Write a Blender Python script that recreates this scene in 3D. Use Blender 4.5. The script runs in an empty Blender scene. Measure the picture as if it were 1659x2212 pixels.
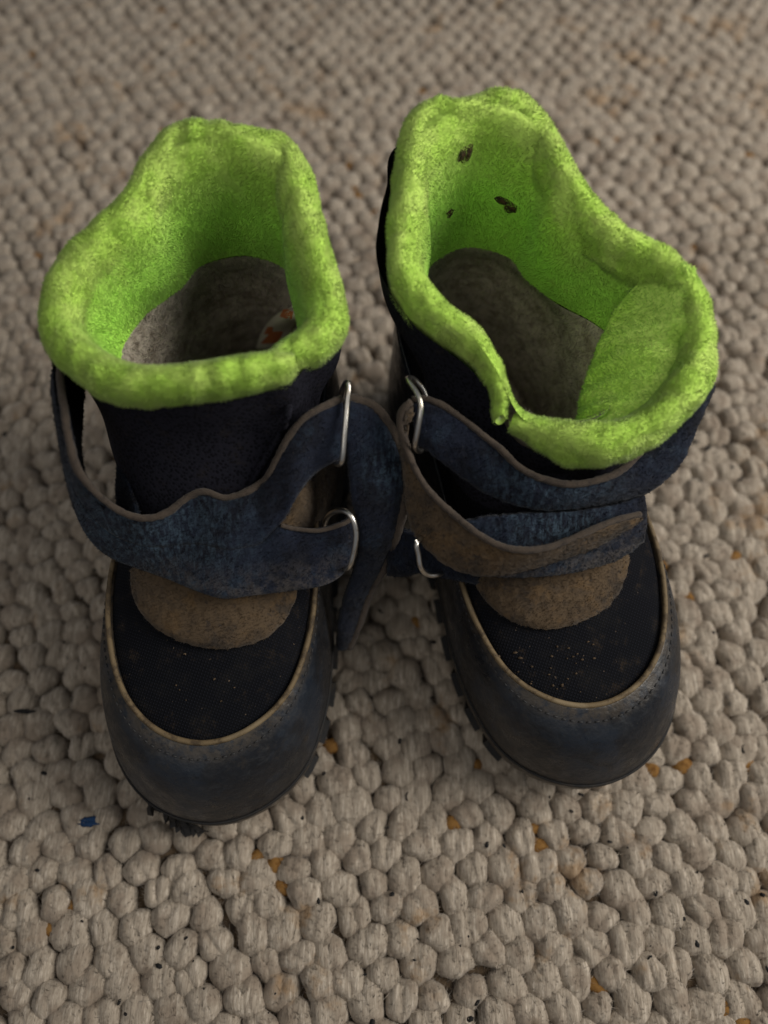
import bpy, math, random
import numpy as np
from mathutils import Vector
from mathutils.bvhtree import BVHTree

random.seed(7)
RNG = np.random.default_rng(7)
SC = bpy.context.scene
COL = SC.collection
CM = 0.01                                    # everything below is written in centimetres

# ------------------------------------------------------------------ camera, world, lamps, exposure
TILT, CAM_H, FOCAL, FRAME_W, FRAME_H = 25.0, 30.0, 1670.0, 1659.0, 2212.0
cam_data = bpy.data.cameras.new('camera')
cam = bpy.data.objects.new('camera', cam_data)
COL.objects.link(cam)
cam.location = (0, 0, CAM_H * CM)
cam.rotation_euler = (math.radians(TILT), 0, 0)
cam_data.sensor_fit = 'VERTICAL'
cam_data.sensor_height = 36.0
cam_data.lens = FOCAL / FRAME_H * 36.0
cam_data.clip_start, cam_data.clip_end = 0.01, 50.0
cam_data.dof.use_dof = True
cam_data.dof.focus_distance = 0.245
cam_data.dof.aperture_fstop = 5.2
SC.camera = cam

world = bpy.data.worlds.new('World')
SC.world = world
world.use_nodes = True
world.node_tree.nodes['Background'].inputs[0].default_value = (0.92, 0.95, 1.0, 1)
world.node_tree.nodes['Background'].inputs[1].default_value = 0.155

def area_lamp(name, loc, target, size, energy, color):
    d = bpy.data.lights.new(name, 'AREA')
    d.shape = 'RECTANGLE'
    d.size, d.size_y = size
    d.energy, d.color = energy, color
    o = bpy.data.objects.new(name, d)
    COL.objects.link(o)
    o.location = loc
    o.rotation_euler = (Vector(target) - Vector(loc)).to_track_quat('-Z', 'Y').to_euler()
    return o

area_lamp('window_light', (0.74, 0.16, 0.66), (0.04, 0.10, 0.0), (0.5, 0.55), 8.6, (1.0, 0.95, 0.87))
area_lamp('room_light', (-0.5, -0.7, 1.6), (0.0, 0.10, 0.0), (1.6, 1.4), 5.0, (1.0, 0.93, 0.83))

SC.view_settings.view_transform = 'Standard'
SC.view_settings.look = 'None'
SC.view_settings.exposure = 0.0
SC.view_settings.gamma = 1.0
SC.view_settings.use_curve_mapping = False
SC.cycles.max_bounces = 6
SC.cycles.use_denoising = True

# ------------------------------------------------------------------ geometry helpers
CT, ST = math.cos(math.radians(TILT)), math.sin(math.radians(TILT))
EYE = np.array([0.0, 0.0, CAM_H])

def sight(u, v):
    """direction from the eye point of the survey photo towards photo point u, v (measured on a 1659 x 2212 print)"""
    a, b = (u - FRAME_W / 2) / FOCAL, -(v - FRAME_H / 2) / FOCAL
    return np.array([a, ST + b * CT, -CT + b * ST])

def P(u, v, z):
    d = sight(u, v)
    return EYE + d * ((z - CAM_H) / d[2])

def cr(pts, t, closed=False):
    pts = np.asarray(pts, float)
    n = len(pts)
    t = np.asarray(t, float)
    i = np.floor(t).astype(int)
    if closed:
        f = t - i
        g = lambda k: pts[(i + k) % n]
    else:
        i = np.clip(i, 0, n - 2)
        f = t - i
        ext = np.concatenate([[2 * pts[0] - pts[1]], pts, [2 * pts[-1] - pts[-2]]])
        g = lambda k: ext[np.clip(i + k + 1, 0, n + 1)]
    f = f.reshape((-1,) + (1,) * (pts.ndim - 1))
    p0, p1, p2, p3 = g(-1), g(0), g(1), g(2)
    return 0.5 * (2 * p1 + (p2 - p0) * f + (2 * p0 - 5 * p1 + 4 * p2 - p3) * f * f + (3 * p1 - p0 - 3 * p2 + p3) * f ** 3)

def resample(pts, n, closed=False):
    pts = np.asarray(pts, float)
    m = len(pts)
    t = np.linspace(0, m if closed else m - 1, 40 * m + 1)
    d = cr(pts, t, closed)
    s = np.concatenate([[0], np.cumsum(np.linalg.norm(np.diff(d[:, :3], axis=0), axis=1))])
    q = np.linspace(0, s[-1], n + 1)[:-1] if closed else np.linspace(0, s[-1], n)
    return cr(pts, np.interp(q, s, t), closed)

def unit(a):
    return a / np.maximum(np.linalg.norm(a, axis=-1, keepdims=True), 1e-9)

def grid_faces(r, c, closed=False, base=0, flip=False):
    f = []
    cc = c if closed else c - 1
    for i in range(r - 1):
        for j in range(cc):
            a, b = i * c + j, i * c + (j + 1) % c
            q = (base + a, base + b, base + b + c, base + a + c)
            f.append(q[::-1] if flip else q)
    return f

def grid_normals(g, closed=False):
    if closed:
        du = np.roll(g, -1, 1) - np.roll(g, 1, 1)
    else:
        du = np.gradient(g, axis=1)
    dv = np.gradient(g, axis=0)
    return unit(np.cross(du, dv))

class Mesh:
    """collects vertices and faces, links them as one mesh object"""
    def __init__(self):
        self.v, self.f, self.m, self.n = [], [], [], 0
    def add(self, verts, faces, mi=0):
        verts = np.asarray(verts, float).reshape(-1, 3)
        self.v.append(verts)
        self.f += [tuple(int(k) + self.n for k in q) for q in faces]
        self.m += [mi] * len(faces)
        self.n += len(verts)
        return self
    def grid(self, g, closed=False, mi=0, flip=False):
        return self.add(g, grid_faces(g.shape[0], g.shape[1], closed, 0, flip), mi)
    def verts(self):
        return np.concatenate(self.v)
    def build(self, name, mats, parent=None, smooth=True, wear=None):
        me = bpy.data.meshes.new(name)
        v = self.verts()
        if parent is not None:
            v = v - np.array(parent_origin(parent)) / CM
        me.from_pydata([tuple(p) for p in (v * CM)], [], self.f)
        for m in (mats if isinstance(mats, (list, tuple)) else [mats]):
            me.materials.append(m)
        if any(self.m):
            me.polygons.foreach_set('material_index', self.m)
        if smooth:
            me.polygons.foreach_set('use_smooth', [True] * len(me.polygons))
        if wear is not None:
            me.attributes.new('wear', 'FLOAT', 'POINT').data.foreach_set('value', np.asarray(wear, np.float32))
        me.update()
        o = bpy.data.objects.new(name, me)
        COL.objects.link(o)
        if parent is not None:
            o.parent = parent
        return o

def parent_origin(o):
    p = Vector((0, 0, 0))
    while o is not None:
        p = p + o.location
        o = o.parent
    return p

def solid_grid(outer, inner, closed=False, mi=0, rim=None):
    """closed shell between two grids"""
    r, c = outer.shape[:2]
    m = Mesh()
    rim = mi if rim is None else rim
    n = r * c
    m.add(np.concatenate([outer.reshape(-1, 3), inner.reshape(-1, 3)]),
          grid_faces(r, c, closed) + grid_faces(r, c, closed, n, True), mi)
    f = []
    cc = c if closed else c - 1
    for j in range(cc):
        k = (j + 1) % c
        f.append((j, n + j, n + k, k))
        b = (r - 1) * c
        f.append((b + k, n + b + k, n + b + j, b + j))
    if not closed:
        for i in range(r - 1):
            a, b = i * c, (i + 1) * c
            f.append((b, n + b, n + a, a))
            a, b = a + c - 1, b + c - 1
            f.append((a, n + a, n + b, b))
    m.f += f
    m.m += [rim] * len(f)
    return m

def tube(path, rad, sides=10, closed=False, up=(0, 0, 1), flat=1.0, jitter=0.0):
    path = np.asarray(path, float)
    n = len(path)
    rad = np.broadcast_to(np.asarray(rad, float), (n,))
    t = unit(np.roll(path, -1, 0) - np.roll(path, 1, 0)) if closed else unit(np.gradient(path, axis=0))
    u = np.array(up, float)
    if u.ndim == 1:
        u = np.broadcast_to(u, path.shape)
    s = unit(np.cross(t, u))
    w = unit(np.cross(s, t))
    a = np.linspace(0, 2 * np.pi, sides, endpoint=False)
    r = rad[:, None] * (1 + jitter * RNG.normal(size=(n, sides)))
    g = path[:, None] + (r * np.cos(a))[..., None] * s[:, None] + (r * flat * np.sin(a))[..., None] * w[:, None]
    m = Mesh()
    if closed:
        g = np.concatenate([g, g[:1]])
        m.grid(g, True)
    else:
        m.grid(g, True)
        k = m.n
        m.f += [tuple(range(sides))[::-1], tuple(range(k - sides, k))]
        m.m += [0, 0]
    return m

def tag(o, label=None, cat=None, group=None, kind=None):
    if label: o['label'] = label
    if cat: o['category'] = cat
    if group: o['group'] = group
    if kind: o['kind'] = kind
    return o

def fnoise(p, scale, seed=0):
    """cheap smooth value noise on points (n,3), roughly -1..1"""
    r = np.random.default_rng(seed)
    out = np.zeros(p.shape[:-1])
    for k in range(7):
        d = unit(r.normal(size=3)) * scale * r.uniform(0.6, 1.7)
        out = out + np.sin(p @ d + r.uniform(0, 6.28))
    return out / 3.2

def pile(verts, faces, count, length, width, lean=0.55, gravity=0.0, comb=None, seed=1, nmix=0.5, short=False):
    """short fibres standing on a surface: (verts, faces, normals) of many thin bent blades"""
    r = np.random.default_rng(seed)
    tri = []
    for q in faces:
        tri.append((q[0], q[1], q[2]))
        if len(q) == 4: tri.append((q[0], q[2], q[3]))
    tri = np.array(tri)
    a, b, c = verts[tri[:, 0]], verts[tri[:, 1]], verts[tri[:, 2]]
    nn = np.cross(b - a, c - a)
    ar = np.linalg.norm(nn, axis=1)
    pick = r.choice(len(tri), count, p=ar / ar.sum())
    w = r.random((count, 2))
    w = np.where(w.sum(1, keepdims=True) > 1, 1 - w, w)
    p = a[pick] + (b - a)[pick] * w[:, :1] + (c - a)[pick] * w[:, 1:]
    n = unit(nn[pick])
    rv = r.normal(size=(count, 3))
    tang = unit(rv - n * (rv * n).sum(1, keepdims=True))
    # neighbouring fibres lean the same way: clumps
    cl = np.stack([fnoise(p, 5.0, 11 + k) for k in range(3)], 1) + (np.array(comb) if comb is not None else 0)
    cl = cl - n * (cl * n).sum(1, keepdims=True)
    d = unit(n + lean * (0.6 * tang + 0.7 * cl) + np.array([0, 0, -gravity]))
    low = np.minimum((d * n).sum(1, keepdims=True) - 0.3, 0)
    d = unit(d - n * low)
    L = length * (0.55 + 0.9 * r.random((count, 1)))
    side = unit(np.cross(d, tang + 0.01)) * width * 0.5 * (0.6 + 0.8 * r.random((count, 1)))
    face = np.cross(side, d)
    side = np.where((face * n).sum(1, keepdims=True) < 0, -side, side)
    mid = p + d * L * 0.55
    d2 = unit(d + 0.6 * tang * r.random((count, 1)) + np.array([0, 0, -gravity * 0.6]))
    tip = mid + d2 * L * 0.5
    if short:
        tip = p + d * L
        g = unit(np.cross(side, d)) * 0.0025
        N = unit(nmix * n + (1 - nmix) * 0.8 * d + 0.07 * rv)
        V = np.stack([p - side, p + side, tip, p + side - g, p - side - g, tip - g], 1).reshape(-1, 3)
        k = np.arange(count)[:, None] * 6
        return V, np.zeros((0, 4), int), np.concatenate([k + [0, 1, 2], k + [3, 4, 5]]), np.repeat(N, 6, 0)
    V = np.stack([p - side, p + side, mid + side * 0.8, mid - side * 0.8, tip], 1).reshape(-1, 3)
    N = unit(nmix * n + (1 - nmix) * 0.8 * d + 0.14 * rv)
    N = np.repeat(N, 5, 0)
    k = np.arange(count)[:, None] * 5
    return V, np.concatenate([k + [0, 1, 2, 3]], 1), np.concatenate([k + [3, 2, 4]], 1), N

def build_pile(name, parts, mat, parent, inner=None):
    """one mesh of all the fibres in parts (several results of pile)"""
    off, V, Q, T, N = 0, [], [], [], []
    for v, q, t, n in parts:
        V.append(v); N.append(n); Q.append(q + off); T.append(t + off)
        off += len(v)
    V, Q, T, N = map(np.concatenate, (V, Q, T, N))
    depth = None if inner is None else inner(V)
    if parent is not None:
        V = V - np.array(parent_origin(parent)) / CM
    me = bpy.data.meshes.new(name)
    me.vertices.add(len(V))
    me.vertices.foreach_set('co', (V * CM).astype(np.float32).ravel())
    loops = np.concatenate([Q.ravel(), T.ravel()])
    me.loops.add(len(loops))
    me.loops.foreach_set('vertex_index', loops.astype(np.int32))
    tot = np.concatenate([np.full(len(Q), 4), np.full(len(T), 3)])
    st = np.concatenate([[0], np.cumsum(tot)[:-1]])
    me.polygons.add(len(tot))
    me.polygons.foreach_set('loop_start', st.astype(np.int32))
    me.polygons.foreach_set('use_smooth', np.ones(len(tot), bool))
    if depth is not None:
        me.attributes.new('inner', 'FLOAT', 'POINT').data.foreach_set('value', depth.astype(np.float32))
    me.update(calc_edges=True)
    me.normals_split_custom_set_from_vertices([tuple(x) for x in N])
    me.materials.append(mat)
    o = bpy.data.objects.new(name, me)
    COL.objects.link(o)
    if parent is not None:
        o.parent = parent
    o['kind'] = 'stuff'
    return o

# ------------------------------------------------------------------ materials
class Mat:
    def __init__(self, name, rough=0.8, metallic=0.0, sheen=0.0, spec=0.4):
        self.m = bpy.data.materials.new(name)
        self.m.use_nodes = True
        self.t = self.m.node_tree
        self.b = self.t.nodes['Principled BSDF']
        self.b.inputs['Roughness'].default_value = rough
        self.b.inputs['Metallic'].default_value = metallic
        self.b.inputs['Specular IOR Level'].default_value = spec
        self.b.inputs['Sheen Weight'].default_value = sheen
        tc = self.t.nodes.new('ShaderNodeTexCoord')
        mp = self.t.nodes.new('ShaderNodeVectorMath')
        mp.operation = 'SCALE'
        mp.inputs['Scale'].default_value = 100.0
        self.t.links.new(tc.outputs['Object'], mp.inputs[0])
        self.co = mp.outputs[0]
        self.col = None
        self.h = None
    def link(self, a, b): self.t.links.new(a, b)
    def coords(self, scale=(1, 1, 1), rot=(0, 0, 0), loc=(0, 0, 0), src=None):
        n = self.t.nodes.new('ShaderNodeMapping')
        n.inputs['Scale'].default_value = scale
        n.inputs['Rotation'].default_value = rot
        n.inputs['Location'].default_value = loc
        self.link(src or self.co, n.inputs['Vector'])
        return n.outputs[0]
    def noise(self, scale, detail=4, rough=0.6, dist=0.0, co=None):
        n = self.t.nodes.new('ShaderNodeTexNoise')
        n.inputs['Scale'].default_value = scale
        n.inputs['Detail'].default_value = detail
        n.inputs['Roughness'].default_value = rough
        n.inputs['Distortion'].default_value = dist
        self.link(co or self.co, n.inputs['Vector'])
        return n.outputs['Fac']
    def attr(self, name):
        n = self.t.nodes.new('ShaderNodeAttribute')
        n.attribute_name = name
        return n.outputs['Fac']
    def wave(self, scale, dist=1.0, rot=(0, 0, 0), detail=2):
        n = self.t.nodes.new('ShaderNodeTexWave')
        n.inputs['Scale'].default_value = scale
        n.inputs['Distortion'].default_value = dist
        n.inputs['Detail'].default_value = detail
        self.link(self.coords(rot=rot), n.inputs['Vector'])
        return n.outputs['Fac']
    def voronoi(self, scale, co=None, out='Distance'):
        n = self.t.nodes.new('ShaderNodeTexVoronoi')
        n.inputs['Scale'].default_value = scale
        self.link(co or self.co, n.inputs['Vector'])
        return n.outputs[out]
    def ramp(self, fac, lo, hi, a=0.0, b=1.0):
        n = self.t.nodes.new('ShaderNodeMapRange')
        n.interpolation_type = 'SMOOTHSTEP'
        for k, x in zip(('From Min', 'From Max', 'To Min', 'To Max'), (lo, hi, a, b)):
            n.inputs[k].default_value = x
        self.link(fac, n.inputs['Value'])
        return n.outputs[0]
    def math(self, op, a, b):
        n = self.t.nodes.new('ShaderNodeMath')
        n.operation = op
        for i, x in enumerate((a, b)):
            if isinstance(x, (int, float)): n.inputs[i].default_value = x
            else: self.link(x, n.inputs[i])
        return n.outputs[0]
    def color(self, c):
        self.col = c
        return self
    def mix(self, c, fac):
        n = self.t.nodes.new('ShaderNodeMix')
        n.data_type = 'RGBA'
        if isinstance(fac, (int, float)): n.inputs[0].default_value = fac
        else: self.link(fac, n.inputs[0])
        for s, x in ((6, self.col), (7, c)):
            if isinstance(x, tuple): n.inputs[s].default_value = (*x, 1)
            else: self.link(x, n.inputs[s])
        self.col = n.outputs[2]
        return self
    def bump(self, fac, strength, dist=0.05):
        n = self.t.nodes.new('ShaderNodeBump')
        n.inputs['Strength'].default_value = strength
        n.inputs['Distance'].default_value = dist * CM
        self.link(fac, n.inputs['Height'])
        if self.h is not None: self.link(self.h, n.inputs['Normal'])
        self.h = n.outputs[0]
        return self
    def translucent(self, fac):
        self.tr = fac
        return self
    def rough(self, fac): self.link(fac, self.b.inputs['Roughness']); return self
    def done(self):
        if isinstance(self.col, tuple): self.b.inputs['Base Color'].default_value = (*self.col, 1)
        else: self.link(self.col, self.b.inputs['Base Color'])
        if self.h is not None: self.link(self.h, self.b.inputs['Normal'])
        if getattr(self, 'tr', 0):
            n, x = self.t.nodes.new('ShaderNodeBsdfTranslucent'), self.t.nodes.new('ShaderNodeMixShader')
            self.link(self.col, n.inputs[0])
            x.inputs[0].default_value = self.tr
            self.link(self.b.outputs[0], x.inputs[1])
            self.link(n.outputs[0], x.inputs[2])
            self.link(x.outputs[0], self.t.nodes['Material Output'].inputs[0])
        return self.m

def make_wool(name, tint=1.0):
    m = Mat(name, 0.95, sheen=0.15, spec=0.15)
    rnd = m.t.nodes.new('ShaderNodeObjectInfo').outputs['Random']
    m.color((0.365 * tint, 0.31 * tint, 0.248 * tint))
    geo = m.t.nodes.new('ShaderNodeNewGeometry').outputs['Position']
    sc = m.t.nodes.new('ShaderNodeVectorMath'); sc.operation = 'SCALE'; sc.inputs['Scale'].default_value = 100
    m.link(geo, sc.inputs[0])
    w = sc.outputs[0]
    streak = m.noise(2.6, 5, 0.7, 0.6, co=m.coords((3.4, 0.5, 1.2), (0, 0, 0.12), src=w))
    m.mix((0.155 * tint, 0.125 * tint, 0.095 * tint), m.ramp(streak, 0.48, 0.72, 0, 0.85))
    m.mix((0.56 * tint, 0.49 * tint, 0.405 * tint), m.ramp(streak, 0.49, 0.34, 0, 0.9))
    m.mix((0.24 * tint, 0.19 * tint, 0.145 * tint), m.ramp(m.noise(0.75, 4, 0.6, co=w), 0.47, 0.64, 0, 0.75))
    m.mix((0.05, 0.052, 0.058), m.ramp(m.noise(1.9, 5, 0.75, co=m.coords((1, 1, 1), loc=(7, 3, 1), src=w)), 0.60, 0.74, 0, 0.6))
    m.mix((0.28, 0.15, 0.045), m.ramp(m.noise(0.42, 4, 0.7, co=m.coords((1, 1, 1), loc=(3, 9, 4), src=w)), 0.57, 0.70, 0, 0.5))
    m.bump(m.noise(7.0, 4, 0.7, 0.4, co=m.coords((2.4, 0.5, 1.5), (0, 0, 0.12), src=w)), 0.55, 0.08)
    return m.done()

def make_materials():
    M = {}
    M['wool'] = make_wool('wool')
    m = Mat('backing_yarn', 0.95, spec=0.1).color((0.11, 0.078, 0.05))
    m.mix((0.045, 0.036, 0.03), m.ramp(m.noise(1.8, 4), 0.45, 0.65))
    m.mix((0.22, 0.12, 0.035), m.ramp(m.noise(0.5, 3), 0.60, 0.72, 0, 0.7))
    M['backing'] = m.bump(m.noise(9), 0.6, 0.06).done()
    m = Mat('rust_yarn', 0.9, spec=0.15).color((0.22, 0.115, 0.035))
    m.mix((0.12, 0.055, 0.015), m.ramp(m.noise(5, 4), 0.45, 0.7))
    M['rust'] = m.bump(m.noise(12), 0.4, 0.05).done()
    m = Mat('green_fleece', 0.95, sheen=0.15, spec=0.05).color((0.58, 0.88, 0.15))
    m.mix((0.65, 0.90, 0.20), m.ramp(m.noise(0.8, 3), 0.42, 0.58))
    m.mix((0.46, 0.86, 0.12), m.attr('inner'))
    m.mix((0.44, 0.74, 0.10), m.ramp(m.noise(3.0, 3, 0.6), 0.50, 0.66, 0, 0.2))
    m.mix((0.41, 0.46, 0.13), m.ramp(m.noise(0.9, 6, 0.75), 0.54, 0.70, 0, 0.25))
    m.mix((0.20, 0.19, 0.07), m.ramp(m.noise(3.4, 4, 0.7, co=m.coords((1, 1, 0.5))), 0.60, 0.74, 0, 0.15))
    M['fleece'] = m.bump(m.noise(7, 4, 0.7), 0.25, 0.05).translucent(0.0).done()
    M['green_lining'] = M['fleece']
    m = Mat('grey_lining', 0.95, sheen=0.2, spec=0.1).color((0.46, 0.40, 0.33))
    m.mix((0.22, 0.18, 0.135), m.ramp(m.noise(1.6, 5, 0.75, 0.15, co=m.coords((0.8, 0.8, 1.3))), 0.42, 0.66))
    m.mix((0.12, 0.12, 0.13), m.ramp(m.noise(2.4, 4), 0.6, 0.75, 0, 0.5))
    M['lining'] = m.bump(m.noise(6, 4, 0.7, 0.2), 0.5, 0.07).done()
    m = Mat('black_textile', 0.9, sheen=0.0, spec=0.10).color((0.0042, 0.0046, 0.0064))
    m.mix((0.0075, 0.0075, 0.0085), m.ramp(m.noise(1.1, 4), 0.45, 0.7))
    m.mix((0.05, 0.034, 0.02), m.ramp(m.noise(2.2, 6, 0.75), 0.54, 0.72, 0, 0.35))
    m.mix((0.22, 0.16, 0.11), m.ramp(m.noise(6.5, 3, 0.6), 0.70, 0.76, 0, 0.7))
    weave = m.math('MULTIPLY', m.wave(3.3, 0.5, (0, 0, 0.35)), m.wave(3.3, 0.5, (0, 0.3, 1.92)))
    m.mix((0.013, 0.0145, 0.022), m.ramp(weave, 0.4, 0.9, 0, 0.7))
    M['textile'] = m.bump(weave, 0.6, 0.03).done()
    m = Mat('black_knit', 0.9, sheen=0.0, spec=0.10).color((0.0055, 0.0056, 0.0085))
    m.mix((0.014, 0.014, 0.021), m.ramp(m.voronoi(9), 0.25, 0.55))
    m.mix((0.03, 0.024, 0.018), m.ramp(m.noise(1.6, 6, 0.75), 0.54, 0.70, 0, 0.35))
    M['knit'] = m.bump(m.voronoi(9), 0.35, 0.04).done()
    m = Mat('rubber', 0.5, spec=0.45).color((0.0085, 0.0100, 0.0135))
    m.mix((0.012, 0.0165, 0.025), m.ramp(m.noise(0.5, 3), 0.44, 0.56))
    m.mix((0.005, 0.0055, 0.007), m.ramp(m.noise(0.9, 5, 0.7, 0.7), 0.50, 0.64, 0, 0.6))
    m.mix((0.026, 0.029, 0.034), m.ramp(m.noise(1.5, 7, 0.8, 1.2, co=m.coords((1, 1, 3))), 0.50, 0.64, 0, 0.6))
    m.mix((0.045, 0.036, 0.026), m.ramp(m.noise(1.3, 7, 0.78), 0.55, 0.70, 0, 0.4))
    grime = m.math('MULTIPLY', m.attr('wear'), m.ramp(m.noise(2.4, 6, 0.75), 0.38, 0.56))
    m.mix((0.060, 0.047, 0.033), m.math('MULTIPLY', grime, 0.95))
    m.mix((0.16, 0.13, 0.10), m.ramp(m.noise(7.0, 5, 0.75), 0.66, 0.76, 0, 0.5))
    m.rough(m.ramp(m.noise(1.6, 5, 0.7), 0.35, 0.65, 0.26, 0.50))
    M['rubber'] = m.bump(m.noise(14, 4, 0.7), 0.3, 0.025).bump(m.noise(1.5, 3), 0.4, 0.14).done()
    m = Mat('sole_rubber', 0.7, spec=0.35).color((0.010, 0.010, 0.011))
    m.mix((0.045, 0.035, 0.025), m.ramp(m.noise(1.4, 6, 0.75), 0.45, 0.72, 0, 0.7))
    M['sole'] = m.bump(m.noise(8, 4), 0.4, 0.05).done()
    m = Mat('tan_piping', 0.7, spec=0.3).color((0.15, 0.108, 0.058))
    m.mix((0.055, 0.038, 0.022), m.ramp(m.noise(2.2, 5, 0.7), 0.44, 0.60, 0, 0.9))
    m.mix((0.24, 0.185, 0.11), m.ramp(m.noise(0.6, 2), 0.55, 0.7, 0, 0.7))
    M['piping'] = m.bump(m.noise(12), 0.3, 0.03).done()
    m = Mat('brown_suede', 0.95, sheen=0.12, spec=0.12).color((0.098, 0.068, 0.041))
    m.mix((0.042, 0.034, 0.028), m.ramp(m.noise(1.1, 5, 0.7), 0.44, 0.68, 0, 0.9))
    m.mix((0.13, 0.082, 0.04), m.ramp(m.noise(0.9, 5, 0.7, co=m.coords(loc=(4, 4, 4))), 0.50, 0.64, 0, 0.7))
    m.mix((0.02, 0.02, 0.025), m.ramp(m.noise(3.2, 5, 0.75), 0.58, 0.70, 0, 0.7))
    M['suede'] = m.bump(m.noise(10, 5, 0.8), 0.6, 0.05).done()
    m = Mat('navy_suede', 0.9, sheen=0.10, spec=0.2).color((0.0080, 0.0120, 0.0255))
    m.mix((0.0045, 0.006, 0.0125), m.ramp(m.noise(0.9, 4, 0.65), 0.44, 0.60))
    m.mix((0.017, 0.029, 0.050), m.ramp(m.noise(1.2, 7, 0.75, 0.4), 0.51, 0.66, 0, 0.7))
    scuff = m.math('MULTIPLY', m.attr('wear'), m.ramp(m.noise(3.2, 6, 0.75, 0.3, co=m.coords((2.4, 0.7, 1.0))), 0.42, 0.62))
    m.mix((0.050, 0.082, 0.115), m.math('MULTIPLY', scuff, 0.8))
    m.mix((0.055, 0.072, 0.09), m.ramp(m.noise(3.0, 6, 0.8, 0.6, co=m.coords((2.0, 0.8, 1))), 0.60, 0.70, 0, 0.6))
    mud = m.math('MULTIPLY', m.attr('mud'), m.ramp(m.noise(2.2, 6, 0.78, co=m.coords(loc=(2, 8, 5))), 0.40, 0.60))
    m.mix((0.085, 0.074, 0.068), m.math('MULTIPLY', mud, 0.85))
    m.mix((0.09, 0.07, 0.055), m.ramp(m.noise(3.7, 6, 0.8, co=m.coords(loc=(2, 8, 5))), 0.62, 0.72, 0, 0.5))
    M['navy'] = m.bump(m.noise(13, 5, 0.8), 0.7, 0.05).bump(m.noise(2.5, 3), 0.35, 0.12).done()
    m = Mat('raw_edge', 0.95, sheen=0.1, spec=0.1).color((0.072, 0.056, 0.044))
    m.mix((0.036, 0.03, 0.027), m.ramp(m.noise(3, 5, 0.7), 0.45, 0.7, 0, 0.8))
    M['raw'] = m.bump(m.noise(14, 5, 0.8), 0.8, 0.05).done()
    m = Mat('steel', 0.28, metallic=1.0).color((0.62, 0.60, 0.56))
    m.mix((0.35, 0.27, 0.16), m.ramp(m.noise(4, 5, 0.7), 0.5, 0.7, 0, 0.7))
    M['steel'] = m.done()
    M['white'] = Mat('white_label', 0.6).color((0.62, 0.58, 0.47)).done()
    M['orange'] = Mat('orange_print', 0.6).color((0.52, 0.16, 0.06)).done()
    m = Mat('dead_leaf', 0.85).color((0.06, 0.03, 0.012))
    M['leaf'] = m.mix((0.02, 0.01, 0.006), m.ramp(m.noise(8), 0.4, 0.6)).bump(m.noise(9), 0.6, 0.05).done()
    m = Mat('dried_mud', 0.95, spec=0.1).color((0.11, 0.078, 0.05))
    M['mud'] = m.mix((0.07, 0.05, 0.032), m.ramp(m.noise(4), 0.45, 0.6)).done()
    M['grit'] = Mat('grit', 0.9).color((0.008, 0.008, 0.009)).done()
    M['blue_lint'] = Mat('blue_lint', 0.9).color((0.008, 0.035, 0.10)).done()
    M['thread'] = Mat('thread', 0.8).color((0.030, 0.030, 0.032)).done()
    M['hole'] = Mat('black_lining', 0.95, spec=0.05).color((0.004, 0.004, 0.005)).done()
    return M
M = make_materials()

# ------------------------------------------------------------------ carpet
def nub_mesh(k, seg=30, rings=13):
    """one bulging loop of thick wool yarn, base at z = -0.5"""
    r = np.random.default_rng(100 + k)
    a = np.linspace(0, 2 * np.pi, seg, endpoint=False)
    th = np.linspace(np.pi * 0.02, np.pi * 0.80, rings)
    e = r.uniform(1.9, 2.5)
    ca, sa = np.cos(a), np.sin(a)
    rr = (np.abs(ca) ** e + np.abs(sa) ** e) ** (-1 / e)
    rr = rr * (1 + 0.09 * np.sin(2 * a + r.uniform(0, 6)) + 0.06 * np.sin(3 * a + r.uniform(0, 6)) + 0.03 * np.sin(5 * a + r.uniform(0, 6)))
    g = np.zeros((rings, seg, 3))
    cleft, cdir = r.uniform(0, 0.13), r.normal(0, 0.35)
    for i, t in enumerate(th):
        s = np.sin(t) ** 0.92
        x, y = rr * s * ca * 0.645, rr * s * sa * 0.625
        g[i, :, 0], g[i, :, 1] = x, y
        q = x * math.cos(cdir) + y * math.sin(cdir)
        g[i, :, 2] = 0.53 * np.cos(t) - 0.07 - cleft * np.exp(-(q / 0.13) ** 2) * max(0, np.cos(t))
    p = g.reshape(-1, 3)
    n = unit(p * [1, 1, 2])
    str_ = fnoise(p * [3.0, 0.6, 1.0], 4.0, 50 + k) * 0.022 + fnoise(p, 5.0, 80 + k) * 0.02
    tw = r.uniform(-0.6, 0.6)
    strand = np.abs(np.sin((p[:, 0] + tw * p[:, 1]) * 13.0 + 2.0 * fnoise(p, 2.5, 30 + k)))
    p = p + n * (str_ + 0.035 * (strand - 0.6) * np.clip(p[:, 2] * 3 + 0.9, 0, 1))[:, None]
    top = p[:seg].mean(0, keepdims=True)
    v = np.concatenate([p, top])
    f = grid_faces(rings, seg, True, 0, True)
    f += [(j, (j + 1) % seg, len(v) - 1) for j in range(seg)]
    return v, f

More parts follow.
